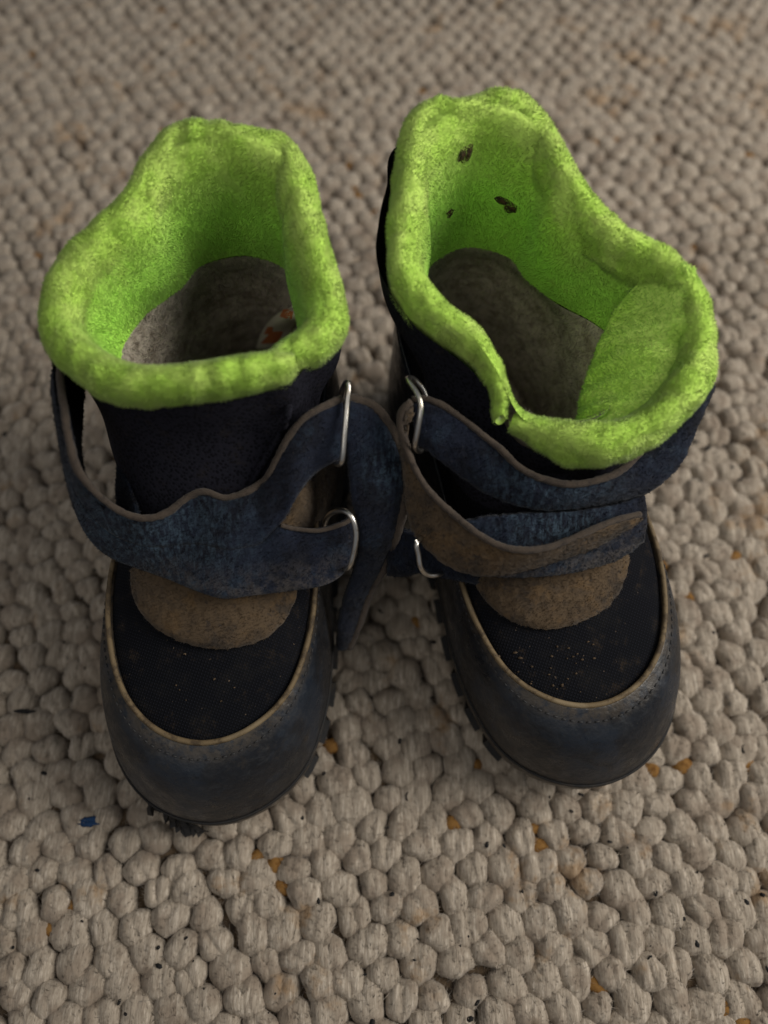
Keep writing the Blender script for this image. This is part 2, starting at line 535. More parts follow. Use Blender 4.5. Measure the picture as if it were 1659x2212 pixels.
def build_carpet():
    base = bpy.data.objects.new('carpet', None)
    COL.objects.link(base)
    tag(base, 'beige woven wool carpet of thick nubby loops', None, kind='structure')
    m = Mesh()
    m.grid(np.array([[[x, y, -0.46] for x in np.linspace(-120, 120, 41)] for y in np.linspace(-90, 150, 41)]))
    b = m.build('backing', M['backing'], base)
    lib = [nub_mesh(k) for k in range(14)]
    lo = [nub_mesh(k, 13, 6) for k in range(14)]
    far = [nub_mesh(k, 9, 4) for k in range(14)]
    meshes = []
    for k, (v, f) in enumerate(lib):
        me = bpy.data.meshes.new('wool_loop')
        me.from_pydata([tuple(p) for p in v * CM], [], f)
        me.polygons.foreach_set('use_smooth', [True] * len(f))
        me.materials.append(M['wool'])
        meshes.append(me)
    r = np.random.default_rng(21)
    spots = []
    nr = 112
    for i in range(nr):
        y = -14 + i * 0.90
        x0 = -42 + (0.585 if i % 2 else 0) + 0.12 * math.sin(i * 0.9) + r.uniform(-.07, .07)
        for j in range(72):
            x = x0 + j * 1.17 + r.normal(0, 0.075)
            yy = y + 0.10 * x + 0.30 * math.sin(x * 0.23 + i * 0.05) + r.normal(0, 0.07)
            s = np.clip(r.normal(1.0, 0.065), 0.82, 1.15)
            spots.append((x, yy, s * r.uniform(0.9, 1.12), s * r.uniform(0.9, 1.18), r.uniform(0.85, 1.15), r.normal(0.05, 0.22), r.integers(14)))
    # loops that show: nearest first; the ones hidden under the boots stay in the joined rest
    def shown(s):
        d = np.array([s[0], s[1], 0]) - EYE
        c = d @ np.array([0, ST, -CT])
        u = d[0] / c * FOCAL + FRAME_W / 2
        v = -(d @ np.array([0, CT, ST])) / c * FOCAL + FRAME_H / 2
        inside = -20 < u < FRAME_W + 20 and v < FRAME_H + 20
        covered = (215 < u < 730 and 900 < v < 1700) or (990 < u < 1440 and 900 < v < 1640)
        return (inside and not covered), v
    ranked = sorted([(-(shown(s)[1]), i) for i, s in enumerate(spots) if shown(s)[0]])
    single = set(i for _, i in ranked[:300])
    big = Mesh()
    for i, (x, y, sx, sy, sz, rz, k) in enumerate(spots):
        z = -0.36 + 0.05 * math.sin(x * 1.3 + y)
        if i in single:
            o = bpy.data.objects.new('wool_loop', meshes[k])
            COL.objects.link(o)
            o.parent = base
            o.location = (x * CM, y * CM, z * CM)
            o.rotation_euler = (0, 0, rz)
            o.scale = (sx, sy, sz)
        else:
            v, f = (lib if -2 < y < 26 and abs(x) < 18 else lo if y < 48 and abs(x) < 28 else far)[k]
            c, s_ = math.cos(rz), math.sin(rz)
            p = v * [sx, sy, sz]
            p = np.stack([p[:, 0] * c - p[:, 1] * s_ + x, p[:, 0] * s_ + p[:, 1] * c + y, p[:, 2] + z], 1)
            big.add(p, f)
    rest = big.build('wool_loops', M['wool'], base)
    rest['kind'] = 'stuff'
    fz = Mesh()
    for (x, y, sx, sy, sz, rz, k) in spots:
        if -8 < y < 30 and abs(x) < 20:
            v, f = lo[k]
            c, s_ = math.cos(rz), math.sin(rz)
            p = v * [sx, sy, sz]
            z = -0.36 + 0.05 * math.sin(x * 1.3 + y)
            fz.add(np.stack([p[:, 0] * c - p[:, 1] * s_ + x, p[:, 0] * s_ + p[:, 1] * c + y, p[:, 2] + z], 1), f)
    pv, pf = fz.verts(), fz.f
    build_pile('wool_fuzz', [pile(pv, pf, 230000, 0.20, 0.030, 1.5, 0.0, comb=(0.25, 1.6, 0.0), seed=5, nmix=0.92, short=True),
                             pile(pv, pf, 70000, 0.20, 0.018, 0.9, 0.0, seed=7, nmix=0.85, short=True),
                             pile(pv, pf, 26000, 0.30, 0.014, 1.4, 0.0, seed=6, nmix=0.9)], M['wool'], base)
    return base, spots
CARPET, SPOTS = build_carpet()

# ------------------------------------------------------------------ boots
SOLE = np.array([(0.1, 18.2), (1.7, 17.8), (3.0, 16.6), (3.85, 14.6), (4.1, 12.4), (3.9, 10.0), (3.55, 7.5), (3.35, 5.0), (3.2, 2.8), (2.3, 0.9),
                 (0, 0.1), (-2.2, 0.9), (-3.0, 2.8), (-3.05, 5.0), (-2.95, 7.5), (-3.0, 10.0), (-3.25, 12.4), (-3.2, 14.6), (-2.65, 16.5), (-1.4, 17.75)])
#        z toe, z mid, z heel, t front, t back, width front, width mid, width back
ROWS = [(0.15, 0.15, 0.15, 17.5, 0.5, 0.92, 0.93, 0.90),
        (0.90, 0.90, 0.90, 18.1, 0.1, 1.00, 1.00, 1.00),
        (2.10, 2.10, 2.10, 18.3, 0.0, 1.04, 1.03, 1.02),
        (3.50, 3.60, 3.90, 17.85, 0.0, 1.02, 1.00, 1.00),
        (4.50, 5.00, 5.80, 17.2, 0.1, 0.97, 0.94, 0.96),
        (5.10, 6.20, 7.40, 16.2, 0.2, 0.87, 0.90, 0.94),
        (5.85, 7.40, 8.80, 13.9, 0.3, 0.76, 0.84, 0.92),
        (7.10, 8.60, 9.80, 11.5, 0.3, 0.76, 0.85, 0.94),
        (8.60, 9.60, 10.6, 9.9, 0.2, 0.88, 0.93, 0.98)]

class Boot:
    def __init__(self, heel, fwd, mirror, scale, collar, show):
        self.show = show                                             # the side where the shaft stands out past the fleece
        self.o = np.array([heel[0], heel[1], 0.0])
        self.f = unit(np.array([fwd[0], fwd[1], 0.0]))
        self.s = np.array([-self.f[1], self.f[0], 0.0])             # towards the right of the photo
        self.mirror = mirror
        self.scale = scale
        self.collar = np.array([P(*c) for c in collar])             # open path along the crest of the fleece roll
        self.net = self.make_net()
        g = self.S(np.arange(0, 20, 0.125), np.arange(0, len(self.net) - 1 + 1e-6, 0.125))
        self.body = g
        self.bvh = BVHTree.FromPolygons([tuple(p) for p in g.reshape(-1, 3)], grid_faces(g.shape[0], g.shape[1], True))
    def world(self, s, t, z):
        s = -s if self.mirror else s
        return self.o + self.s * s + self.f * t * self.scale + np.array([0, 0, z])
    def local(self, p):
        d = p - self.o
        s = d @ self.s
        return (-s if self.mirror else s), d @ self.f / self.scale, p[2]
    def make_net(self):
        net = []
        for zt, zm, zh, tf, tb, wf, wm, wb in ROWS:
            row = []
            for s0, t0 in SOLE:
                q = (t0 - 0.1) / 18.1
                z = np.interp(q, [0, 0.5, 1], [zh, zm, zt])
                if zt > 4: z = np.interp(q, [0, 0.45, 0.8, 1], [zh, zm, zt * 0.8 + zm * 0.2, zt])
                w = np.interp(q, [0, 0.5, 1], [wb, wm, wf])
                row.append(self.world(s0 * w, tb + q * (tf - tb), z))
            net.append(row)
        net = np.array(net)
        if self.mirror:                                              # same direction of travel for both boots
            net = net[:, [0] + list(range(19, 0, -1))]
        self.ctr = self.world(0, 4.9, 0)[:2]
        loop = resample(self.collar, 400)
        ang = lambda p: np.arctan2(p[..., 1] - self.ctr[1], p[..., 0] - self.ctr[0])
        la = ang(loop)
        top, mid, inner_loop = [], [], []
        for k in range(20):
            d = np.abs(np.angle(np.exp(1j * (la - ang(net[-1, k])))))
            w = np.exp(-(d / 0.06) ** 2)
            p = (loop * w[:, None]).sum(0) / w.sum()
            c = np.array([*self.ctr, p[2]])
            r = np.linalg.norm(p - c)
            inner_loop.append(c + (p - c) * (r + 0.18) / r - [0, 0, 0.95])
            side_k = (p - c) / r
            q = np.clip(self.show[0] * (side_k @ self.s) - 0.5 + 0.4 * max(0, -(side_k @ self.f)), 0, 0.4) / 0.4
            fo = np.clip((side_k @ (self.f - self.show[0] * self.s)) * 0.707 - 0.86, 0, 0.1) / 0.1 * self.show[2]
            top.append(c + (p - c) * (r + 0.18 + q * (self.show[1] - 0.18) + fo) / r - [0, 0, 0.95 - 0.55 * q])
            m = 0.20 * net[-1, k] + 0.80 * top[-1]
            m[2] = 0.5 * (net[-1, k][2] + top[-1][2])
            mid.append(m)
        self.loop = np.array(inner_loop)
        return np.concatenate([net, [mid], [top]])
    def S(self, u, v):
        a = np.stack([cr(self.net[:, k], v) for k in range(20)], 1)
        return np.stack([cr(a[i], u, True) for i in range(len(v))])
    def hit(self, u, v, off=0.15, z=None, tree=None):
        d = unit(sight(u, v))
        h = (tree or self.bvh).ray_cast(Vector(EYE), Vector(d))
        if h[0] is None:
            return P(u, v, z if z is not None else 6.0)
        return np.array(h[0]) - d * off
    def trace(self, pts, off=0.15):
        """points (u, v) on the boot, (u, v, z) standing free of it"""
        return np.array([self.hit(p[0], p[1], off) if len(p) == 2 else P(*p) for p in pts])

def smooth_path(p, it=2):
    p = p.copy()
    for _ in range(it):
        p[1:-1] = 0.25 * p[:-2] + 0.5 * p[1:-1] + 0.25 * p[2:]
    return p

def ribbon(A, B, n=90, m=12, th=0.2, bulge=0.1, fray=0.012, seed=0):
    A, B = smooth_path(resample(A, n), 3), smooth_path(resample(B, n), 3)
    w = np.linspace(0, 1, m)[None, :, None]
    g = A[:, None] * (1 - w) + B[:, None] * w
    nn = grid_normals(g)
    if np.median((nn * (EYE - g)).sum(-1)) < 0: nn = -nn
    flipped = np.median((grid_normals(g) * (EYE - g)).sum(-1)) < 0
    out = g + nn * (bulge * 4 * w * (1 - w) + 0.03 * fnoise(g, 1.6, seed)[..., None])
    r = np.random.default_rng(seed)
    out = out + fray * r.normal(size=out.shape)
    inn = out - nn * th
    if flipped: out, inn = out[:, ::-1], inn[:, ::-1]
    return solid_grid(out, inn, False, 0, 1), A, B, nn

def strap(boot_obj, name, A, B, mats=None, th=0.2, bulge=0.1, edges='AB', n=90, er=0.11, seed=0, label=None, wear=None, mud=None, fray=0.012):
    m, a, b, nn = ribbon(A, B, n=n, th=th, bulge=bulge, seed=seed, fray=fray)
    o = m.build(name, mats or [M['navy'], M['navy']], boot_obj)
    build_pile('nap', [pile(m.verts(), m.f, 11000, 0.065, 0.02, 1.2, seed=seed + 70, nmix=0.9, short=True)], o.data.materials[0], o)
    v = m.verts()
    for key, f in (('wear', wear), ('mud', mud)):
        if f is not None:
            o.data.attributes.new(key, 'FLOAT', 'POINT').data.foreach_set('value', np.clip(f(v), 0, 1).astype(np.float32))
    if label: o['label'] = label
    for ch, e, row in (('A', a, nn[:, 0]), ('B', b, nn[:, -1])):
        if ch in edges:
            away = unit(e - (b if ch == 'A' else a))
            t = tube(e - row * th * 0.25 + away * er * 0.8, er * (1 + 0.12 * fnoise(e, 4, seed + 5)), 8, up=row, flat=th / (2 * er) * 1.1, jitter=0.07)
            ro = t.build('raw_edge', M['raw'], o)
            build_pile('edge_fibres', [pile(t.verts(), t.f[:-2], 3200, 0.10, 0.016, 0.9, seed=seed + 90, nmix=0.85, short=True)], M['raw'], o)
    return o

def wire_ring(parent, pts, r=0.085):
    return tube(resample(np.array(pts), 70, True), r, 10, closed=True, up=(0.3, 0.9, 0.2)).build('metal_ring', M['steel'], parent)

def build_boot(B, name, label, seed):
    e = bpy.data.objects.new(name, None)
    COL.objects.link(e)
    e.location = B.o * CM
    tag(e, label, 'boot', "pair of child's winter boots")
    U = np.arange(0, 20, 0.1)
    nv = len(B.net) - 1
    # upper: textile vamp and knitted shaft
    B.S(U, [0])
    B.upper = Mesh().grid(B.S(U, np.arange(1.8, 7.6, 0.1)), True).build('vamp', M['textile'], e)
    shaft = B.S(U, np.arange(7.5, nv + 0.01, 0.1))
    cr_ = fnoise(shaft, 1.4, seed) * 0.10 * np.linspace(0, 1, shaft.shape[0])[:, None]
    shaft = shaft + grid_normals(shaft, True) * cr_[..., None]
    Mesh().grid(shaft, True).build('shaft', M['knit'], e)
    # outsole with lugs
    so = B.S(U, np.arange(0, 1.85, 0.1))
    n = grid_normals(so, True)
    if (n[5, 0] @ B.f) < 0: n = -n
    sole = Mesh().grid(so + n * 0.12, True)
    k = sole.n
    sole.f.append(tuple(range(len(U))))
    sole.m.append(0)
    so_o = sole.build('outsole', M['sole'], e)
    for i in range(32):
        u0 = (i + 0.2) * 20 / 32
        if u0 < 2 or u0 > 17.8: continue
        uu = np.linspace(u0, u0 + 0.40, 6)
        g = B.S(uu, np.linspace(0.0, 1.15, 5))
        gn = grid_normals(g)
        if (gn[2, 3] @ (g[2, 3] - np.array([*B.world(0, 9, 0)[:2], g[2, 3][2]]))) < 0: gn = -gn
        solid_grid(g + gn * 0.42, g).build('tread_lug', M['sole'], so_o, smooth=False)
    # toe cap: rubber shell round the toe, rows 1.7..5
    uu = np.arange(-5.2, 5.21, 0.1)
    vv = np.linspace(0, 1, 40)
    top = np.interp(np.abs(uu), [0, 3, 5.2], [5.0, 5.0, 4.9])
    A = np.stack([cr(B.net[:, k], np.linspace(0, nv, nv * 10 + 1)) for k in range(20)], 1)
    def surf(u, v):
        a = np.stack([cr(B.net[:, k], [v])[0] for k in range(20)])
        return cr(a, [u], True)[0]
    g = np.array([[surf(u, 1.5 + (tp - 1.5) * w) for u, tp in zip(uu, top)] for w in vv])
    n = grid_normals(g)
    if (n[20, 52] @ B.f) < 0: n = -n
    cap_o = solid_grid(g + n * 0.20, g + n * 0.01)
    vw = np.clip(np.maximum((vv - 0.84) / 0.16, (0.30 - vv) / 0.25), 0, 1)[:, None] + 0.35 * np.clip((np.abs(uu) - 3.2) / 1.5, 0, 1)[None]
    cap_o.build('toe_cap', M['rubber'], e, wear=np.tile(np.clip(vw, 0, 1).ravel(), 2))
    edge = g[-1] + n[-1] * 0.17
    tube(edge, 0.09, 8, jitter=0.02).build('piping', M['piping'], e)
    B.cap = (g, n)
    # two rows of stitches below the piping
    st = Mesh()
    for row, off in ((35, 0.205),):
        line = resample(g[row] + n[row] * off, 150)
        for i in range(0, 148, 2):
            t = tube(np.array([line[i], (line[i] + line[i + 1]) / 2 + [0, 0, 0.012], line[i + 1]]), 0.028, 5)
            st.add(t.verts(), t.f)
    so2 = st.build('stitching', M['thread'], e)
    so2['kind'] = 'stuff'
    # foxing line low on the cap
    low = g[8] + n[8] * 0.22
    tube(low, 0.05, 6).build('sole_seam', M['sole'], e)
    # heel counter
    uu2 = np.arange(5.0, 15.01, 0.1)
    g2 = np.array([[surf(u, 1.6 + (np.interp(abs(u - 10), [0, 3, 5], [6.6, 5.6, 4.85]) - 1.6) * w) for u in uu2] for w in np.linspace(0, 1, 24)])
    n2 = grid_normals(g2)
    if (n2[12, 50] @ B.f) > 0: n2 = -n2
    solid_grid(g2 + n2 * 0.13, g2 + n2 * 0.01).build('heel_counter', M['rubber'], e)
    return e

def fleece(B, e, seed, ra, rb, ends):
    """collar roll, green upper lining and grey lower lining"""
    path = resample(B.collar, 150)
    n = len(path)
    t = unit(np.gradient(path, axis=0))
    side = unit(np.cross(t, [0, 0, 1.0]))
    a = np.linspace(0, 2 * np.pi, 26, endpoint=False)
    q = np.linspace(0, 1, n)
    fade = np.minimum(1, np.minimum(np.interp(q, [0, ends[0]], [0.25, 1]), np.interp(q, [1 - ends[1], 1], [1, 0.3])))
    fade = np.sqrt(fade)
    RA, RB = ra(q) * fade, rb(q) * fade
    c = path - np.array([0, 0, 1.0]) * RB[:, None] * 0.75
    # outward is where the cross-section hangs lower
    outw = np.sign(((path - np.array([*B.ctr, 0])) * side)[:, :2].sum(1))[:, None]
    outw = np.where(np.abs(outw) < 1, 1, outw) * np.sign(np.median(outw))
    outv = side * np.sign(np.median(((path - np.array([*B.ctr, 0])) * side)[:, :2].sum(1)))
    g = c[:, None] + (RA[:, None] * np.cos(a))[..., None] * outv[:, None] + (RB[:, None] * np.sin(a))[..., None] * np.array([0, 0, 1.0])
    dn = fnoise(g, 2.2, seed) * 0.07 + fnoise(g, 6.0, seed + 1) * 0.045 + fnoise(g, 11.0, seed + 2) * 0.02
    g = g + unit(g - c[:, None]) * dn[..., None]
    m = Mesh()
    flip = np.linalg.det(np.stack([outv[10], np.array([0, 0, 1.0]), t[10]])) < 0
    m.grid(g, True, flip=flip)
    k = m.n
    m.f += [tuple(range(26)), tuple(range(k - 26, k))[::-1]]
    m.m += [0, 0]
    co = m.build('fleece_collar', M['fleece'], e)
    # linings
    L = resample(B.loop, 140, True)
    ctr = np.array([*B.ctr, 0])
    def inset(d, z=None, dz=0.0):
        v = (L - ctr) * [1, 1, 0]
        r = np.linalg.norm(v, axis=1, keepdims=True)
        p = ctr + v * (r - d) / r
        p[:, 2] = L[:, 2] + dz if z is None else z
        return p
    def oval(tc, ht, hw, z):
        p0 = inset(0.8)
        c0 = B.world(0, tc, z)
        ang = np.arctan2((p0 - ctr) @ B.s, (p0 - ctr) @ B.f)
        return c0 + np.cos(ang)[:, None] * B.f * ht + np.sin(ang)[:, None] * B.s * hw + np.zeros((len(ang), 1))
    i2 = 0.6 * inset(1.25, 10.2) + 0.4 * oval(5.0, 4.4, 2.9, 10.2)
    i2[:, 2] = B.grey_z + 0.4 * np.cos(np.arange(140) / 140 * 2 * np.pi)
    green = np.array([inset(0.10, dz=1.08), inset(0.42, dz=1.06), inset(0.70, dz=0.70), inset(0.86, dz=0.05), 0.6 * inset(1.05, dz=-0.75) + 0.4 * i2, i2])
    gg = np.stack([cr(green[:, k], np.linspace(0, 5, 44)) for k in range(140)], 1)
    gg = gg + grid_normals(gg, True) * (fnoise(gg, 1.6, seed + 3) * 0.06)[..., None]
    fl = (grid_normals(gg, True)[10, 0] @ (ctr - gg[10, 0] * [1, 1, 0])) < 0
    mg = Mesh().grid(gg, True, flip=fl)
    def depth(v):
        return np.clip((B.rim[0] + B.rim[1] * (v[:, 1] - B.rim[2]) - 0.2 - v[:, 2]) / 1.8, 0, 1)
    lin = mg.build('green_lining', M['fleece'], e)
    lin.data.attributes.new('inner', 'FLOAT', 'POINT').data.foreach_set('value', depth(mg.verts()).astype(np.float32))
    B.lin = BVHTree.FromPolygons([tuple(p) for p in gg.reshape(-1, 3)], mg.f)
    grey = np.array([i2, oval(4.9, 4.3, 2.55, 8.6), oval(5.2, 4.6, 2.45, 6.6), oval(5.9, 5.4, 2.5, 4.2), oval(6.3, 5.8, 2.5, 3.0), oval(6.3, 3.0, 1.2, 2.6), oval(6.3, 0.05, 0.05, 2.6)])
    gy = np.stack([cr(grey[:, k], np.linspace(0, 6, 44)) for k in range(140)], 1)
    ml = Mesh().grid(gy, True, flip=fl)
    ml.build('grey_lining', M['lining'], e)
    B.inside = BVHTree.FromPolygons([tuple(p) for p in np.concatenate([mg.verts(), ml.verts()])], mg.f + [tuple(k + mg.n for k in q) for q in ml.f])
    B.foot = BVHTree.FromPolygons([tuple(p) for p in gy.reshape(-1, 3)], ml.f)
    # pile
    build_pile('fleece_pile', [pile(m.verts(), m.f[:-2], 170000, 0.10, 0.020, 1.0, 0.10, seed=seed, nmix=0.85, short=True)], M['fleece'], e)
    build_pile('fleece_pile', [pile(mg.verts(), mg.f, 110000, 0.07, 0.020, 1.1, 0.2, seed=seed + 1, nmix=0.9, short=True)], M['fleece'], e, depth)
    build_pile('lining_pile', [pile(ml.verts(), ml.f, 50000, 0.15, 0.022, 1.5, 0.3, seed=seed + 2, nmix=0.85, short=True)], M['lining'], e)
    return co

# ---- the boot on the photo's left side
LC = [(636, 772, 13.0), (575, 780, 13.15), (490, 798, 13.2), (400, 811, 13.2), (310, 815, 13.1), (230, 802, 13.0), (168, 762, 12.9), (130, 712, 12.9), (122, 640, 13.0), (150, 575, 13.2),
      (212, 508, 13.5), (285, 425, 13.9), (335, 345, 14.2), (368, 300, 14.4), (420, 285, 14.5), (500, 292, 14.5), (580, 300, 14.4), (620, 330, 14.3), (640, 400, 14.0), (658, 470, 13.7),
      (682, 550, 13.3), (705, 620, 13.0), (712, 668, 12.8), (690, 705, 12.7), (650, 740, 12.6), (610, 765, 12.5)]
BL = Boot((-4.55, 19.7), (-0.072, -0.997), True, 0.99, LC, (1.0, 0.42, 0.0))
BL.grey_z = 10.75
BL.rim = (13.2, 0.16, 11.5)
el = build_boot(BL, 'winter_boot', "child's black boot with loose looped navy strap and white label inside its green fleece collar", 3)
fleece(BL, el, 40, lambda q: np.interp(q, [0, .1, .2, .32, .5, .7, 1], [.36, .40, .50, .62, .52, .52, .45]), lambda q: np.interp(q, [0, .1, .25, .5, .8, 1], [.56, .60, .72, .75, .75, .7]), (0.02, 0.05))

# ---- the boot on the photo's right side
RC = [(1084, 900, 11.0), (1082, 865, 11.4), (1078, 830, 11.8), (1062, 780, 12.2), (1015, 722, 12.5), (950, 672, 12.7), (895, 622, 12.9), (868, 560, 13.2), (868, 470, 13.6), (884, 380, 14.0), (895, 290, 14.4),
      (925, 242, 14.6), (1000, 232, 14.7), (1085, 216, 14.7), (1140, 232, 14.6), (1180, 295, 14.3), (1218, 380, 14.0), (1275, 452, 13.6), (1350, 512, 13.2), (1435, 560, 12.9), (1498, 625, 12.6),
      (1520, 700, 12.2), (1512, 780, 11.9), (1470, 850, 11.6), (1400, 905, 11.4), (1320, 938, 11.2), (1240, 940, 11.0), (1170, 920, 10.9), (1110, 900, 10.8)]
BR = Boot((2.5, 20.5), (0.27, -0.963), False, 1.0, RC, (-1.0, 0.66, 0.0))
BR.grey_z = 10.2
BR.rim = (10.9, 0.36, 10.0)
er = build_boot(BR, 'winter_boot', "child's black boot with turned-back brown strap end and leaf bits inside its green fleece collar", 4)
fleece(BR, er, 60, lambda q: np.interp(q, [0, .08, .2, .5, .8, 1], [.22, .34, .42, .48, .5, .5]), lambda q: np.interp(q, [0, .1, .3, .6, .85, 1], [.5, .6, .75, .75, .85, .6]), (0.10, 0.06))

# ------------------------------------------------------------------ straps, rings and patches of the left boot
def patch(B, e, name, A, Bq, mat, off=0.2, th=0.18, bulge=0.05, edges='', n=60, er=0.09, seed=0, rim=None):
    return strap(e, name, B.trace(A, off), B.trace(Bq, off), [mat, rim or M['raw']], th, bulge, edges, n, er, seed)

patch(BL, el, 'tongue_patch', [(283, 1235), (288, 1285), (318, 1338), (380, 1382), (470, 1402), (550, 1390), (606, 1352), (637, 1300), (642, 1262)],
      [(284, 1228), (330, 1205), (390, 1195), (440, 1190), (480, 1190), (520, 1192), (570, 1200), (610, 1220), (642, 1255)], M['suede'], 0.16, 0.14, 0.03, rim=M['suede'])
patch(BL, el, 'side_patch', [(585, 1150), (625, 1090), (665, 1040), (722, 985)], [(590, 1165), (662, 1145), (715, 1090), (735, 1000)], M['suede'], 0.40, 0.1, 0.20, rim=M['suede'])
main_a = [(150, 735, 11.6), (125, 800, 12.0), (135, 898, 11.9), (145, 958, 11.6), (160, 1013, 11.1), (190, 1056, 10.4), (225, 1090, 9.7), (264, 1114, 9.3), (300, 1125, 9.15), (335, 1124, 9.1), (370, 1108, 9.15),
          (405, 1080, 9.3), (440, 1068, 9.45), (485, 1083, 9.4), (540, 1066, 9.5), (560, 1050, 9.6)]
main_b = [(140, 735, 10.9), (113, 805, 11.3), (115, 871, 11.2), (124, 957, 10.7), (138, 1026, 10.1), (161, 1114, 9.0), (197, 1173, 7.9), (240, 1207, 7.3), (300, 1229, 7.35), (360, 1250, 7.5),
          (420, 1275, 7.6), (480, 1293, 7.6), (540, 1287, 7.6), (580, 1282, 7.55), (610, 1278, 7.5)]
MA, MB_ = BL.trace(main_a), BL.trace(main_b)
ra_, rb_ = resample(MA, 40), resample(MB_, 40)
mid_ = 0.5 * (ra_ + rb_)
mid_ = mid_ + unit(EYE - mid_) * 0.03
def spot(u, v, z, r):
    c = P(u, v, z)
    return lambda p: 1.25 - np.linalg.norm(p - c, axis=1) / r
lower = lambda p: np.clip((8.3 - p[:, 2]) / 0.9, 0, 1) * np.clip((p[:, 0] + 8.0) / 1.5, 0, 1)
curve_wear = spot(300, 1150, 8.5, 3.6)
strap(el, 'strap', np.concatenate([MA, BL.trace([(580, 1030, 9.95), (625, 950, 10.9), (670, 902, 11.3), (740, 868, 11.2)])]),
      np.concatenate([mid_[:-1], BL.trace([(607, 1130, 8.95), (635, 1085, 9.5), (676, 1030, 9.8), (714, 1003, 10.0), (746, 990, 10.0)])]), None, 0.2, 0.02, 'A', 150, 0.11, 5, wear=curve_wear, fray=0.0)
low_ = BL.trace([(607, 1135, 8.95), (640, 1143, 8.75), (690, 1146, 8.7), (738, 1133, 8.75), (764, 1118, 8.75)])
strap(el, 'strap', np.concatenate([mid_[:-1], low_]),
      np.concatenate([MB_[:-1], BL.trace([(650, 1273, 7.55), (705, 1263, 7.5), (745, 1235, 7.55), (768, 1180, 8.0)])]), None, 0.2, 0.02, '', 150, 0.09, 5, wear=curve_wear, mud=lower, fray=0.0)
tube(resample(low_, 40), 0.07, 8, jitter=0.08).build('raw_edge', M['raw'], el)
strap(el, 'strap_lining', BL.trace([(118, 765, 11.9), (124, 825, 12.0), (137, 898, 11.75), (147, 958, 11.4), (163, 1013, 10.9), (195, 1060, 10.2), (228, 1092, 9.55)]),
      BL.trace([(185, 800, 10.6), (182, 870, 10.3), (179, 915, 10.2), (175, 972, 10.1), (182, 1024, 9.9), (203, 1066, 9.7), (234, 1098, 9.4)]), [M['hole'], M['hole']], 0.08, 0.03, '', 60, 0.08, 6)
strap(el, 'side_loop', BL.trace([(742, 872, 10.8), (748, 930, 10.5), (752, 1000, 9.8), (760, 1080, 9.0), (775, 1140, 8.2), (775, 1200, 7.2), (762, 1250, 6.2), (745, 1300, 5.2), (735, 1350, 4.2), (728, 1400, 3.0)]),
      BL.trace([(748, 864, 10.8), (797, 877, 10.5), (832, 917, 10.2), (860, 974, 9.8), (872, 1042, 9.2), (857, 1136, 8.0), (832, 1214, 6.6), (791, 1292, 5.0), (768, 1360, 3.6), (748, 1402, 2.8)]),
      None, 0.2, 0.1, 'B', 100, 0.15, 9, wear=spot(862, 1000, 9.6, 1.2))
for pts, nm, rr_, mt in (([(634, 800), (624, 880), (606, 935), (572, 992), (545, 1040)], 'gusset_edge', 0.12, 'knit'),):
    tube(resample(BL.trace(pts, 0.10), 30), rr_, 8, jitter=0.03).build(nm, M[mt], el)
strap(el, 'side_strap', BL.trace([(252, 1005, 8.6), (250, 1050, 8.2), (258, 1130, 7.6)]), BL.trace([(275, 1005, 8.9), (278, 1050, 8.6), (300, 1130, 8.0)]), None, 0.15, 0.05, '', 40, 0.08, 10)
wire_ring(el, [P(753, 830, 11.6), P(749, 880, 11.3), P(744, 940, 10.9), P(739, 994, 10.4), P(728, 1002, 10.0), P(722, 985, 9.7), P(725, 930, 10.0), P(732, 870, 10.5), P(744, 832, 11.2)])
wire_ring(el, [P(710, 1113, 8.6), P(735, 1103, 9.1), P(757, 1113, 9.3), P(769, 1148, 9.0), P(765, 1190, 8.5), P(752, 1226, 7.9), P(725, 1222, 7.1), P(704, 1180, 7.4), P(700, 1140, 7.9)])
# torn strip of rubber at the toe
rt = np.random.default_rng(8)
ta = np.array([(316, 1730), (345, 1714), (372, 1738), (392, 1766), (420, 1782), (444, 1796)], float)
tb = np.array([(326, 1752), (350, 1760), (372, 1778), (394, 1798), (420, 1806), (446, 1806)], float)
za, zb = [1.8, 2.1, 1.5, 0.9, 0.6, 0.35], [1.2, 1.2, 0.9, 0.55, 0.4, 0.3]
TA = resample(np.array([P(u, v, z) for (u, v), z in zip(ta, za)]), 26)
TB = resample(np.array([P(u, v, z) for (u, v), z in zip(tb, zb)]), 26) + rt.normal(size=(26, 3)) * [0.07, 0.07, 0.04]
wq = np.linspace(0, 1, 6)[None, :, None]
tg = TA[:, None] * (1 - wq) + TB[:, None] * wq + rt.normal(size=(26, 6, 3)) * 0.025
solid_grid(tg, tg + [0, 0.02, -0.12]).build('torn_rubber', M['sole'], el, smooth=False)
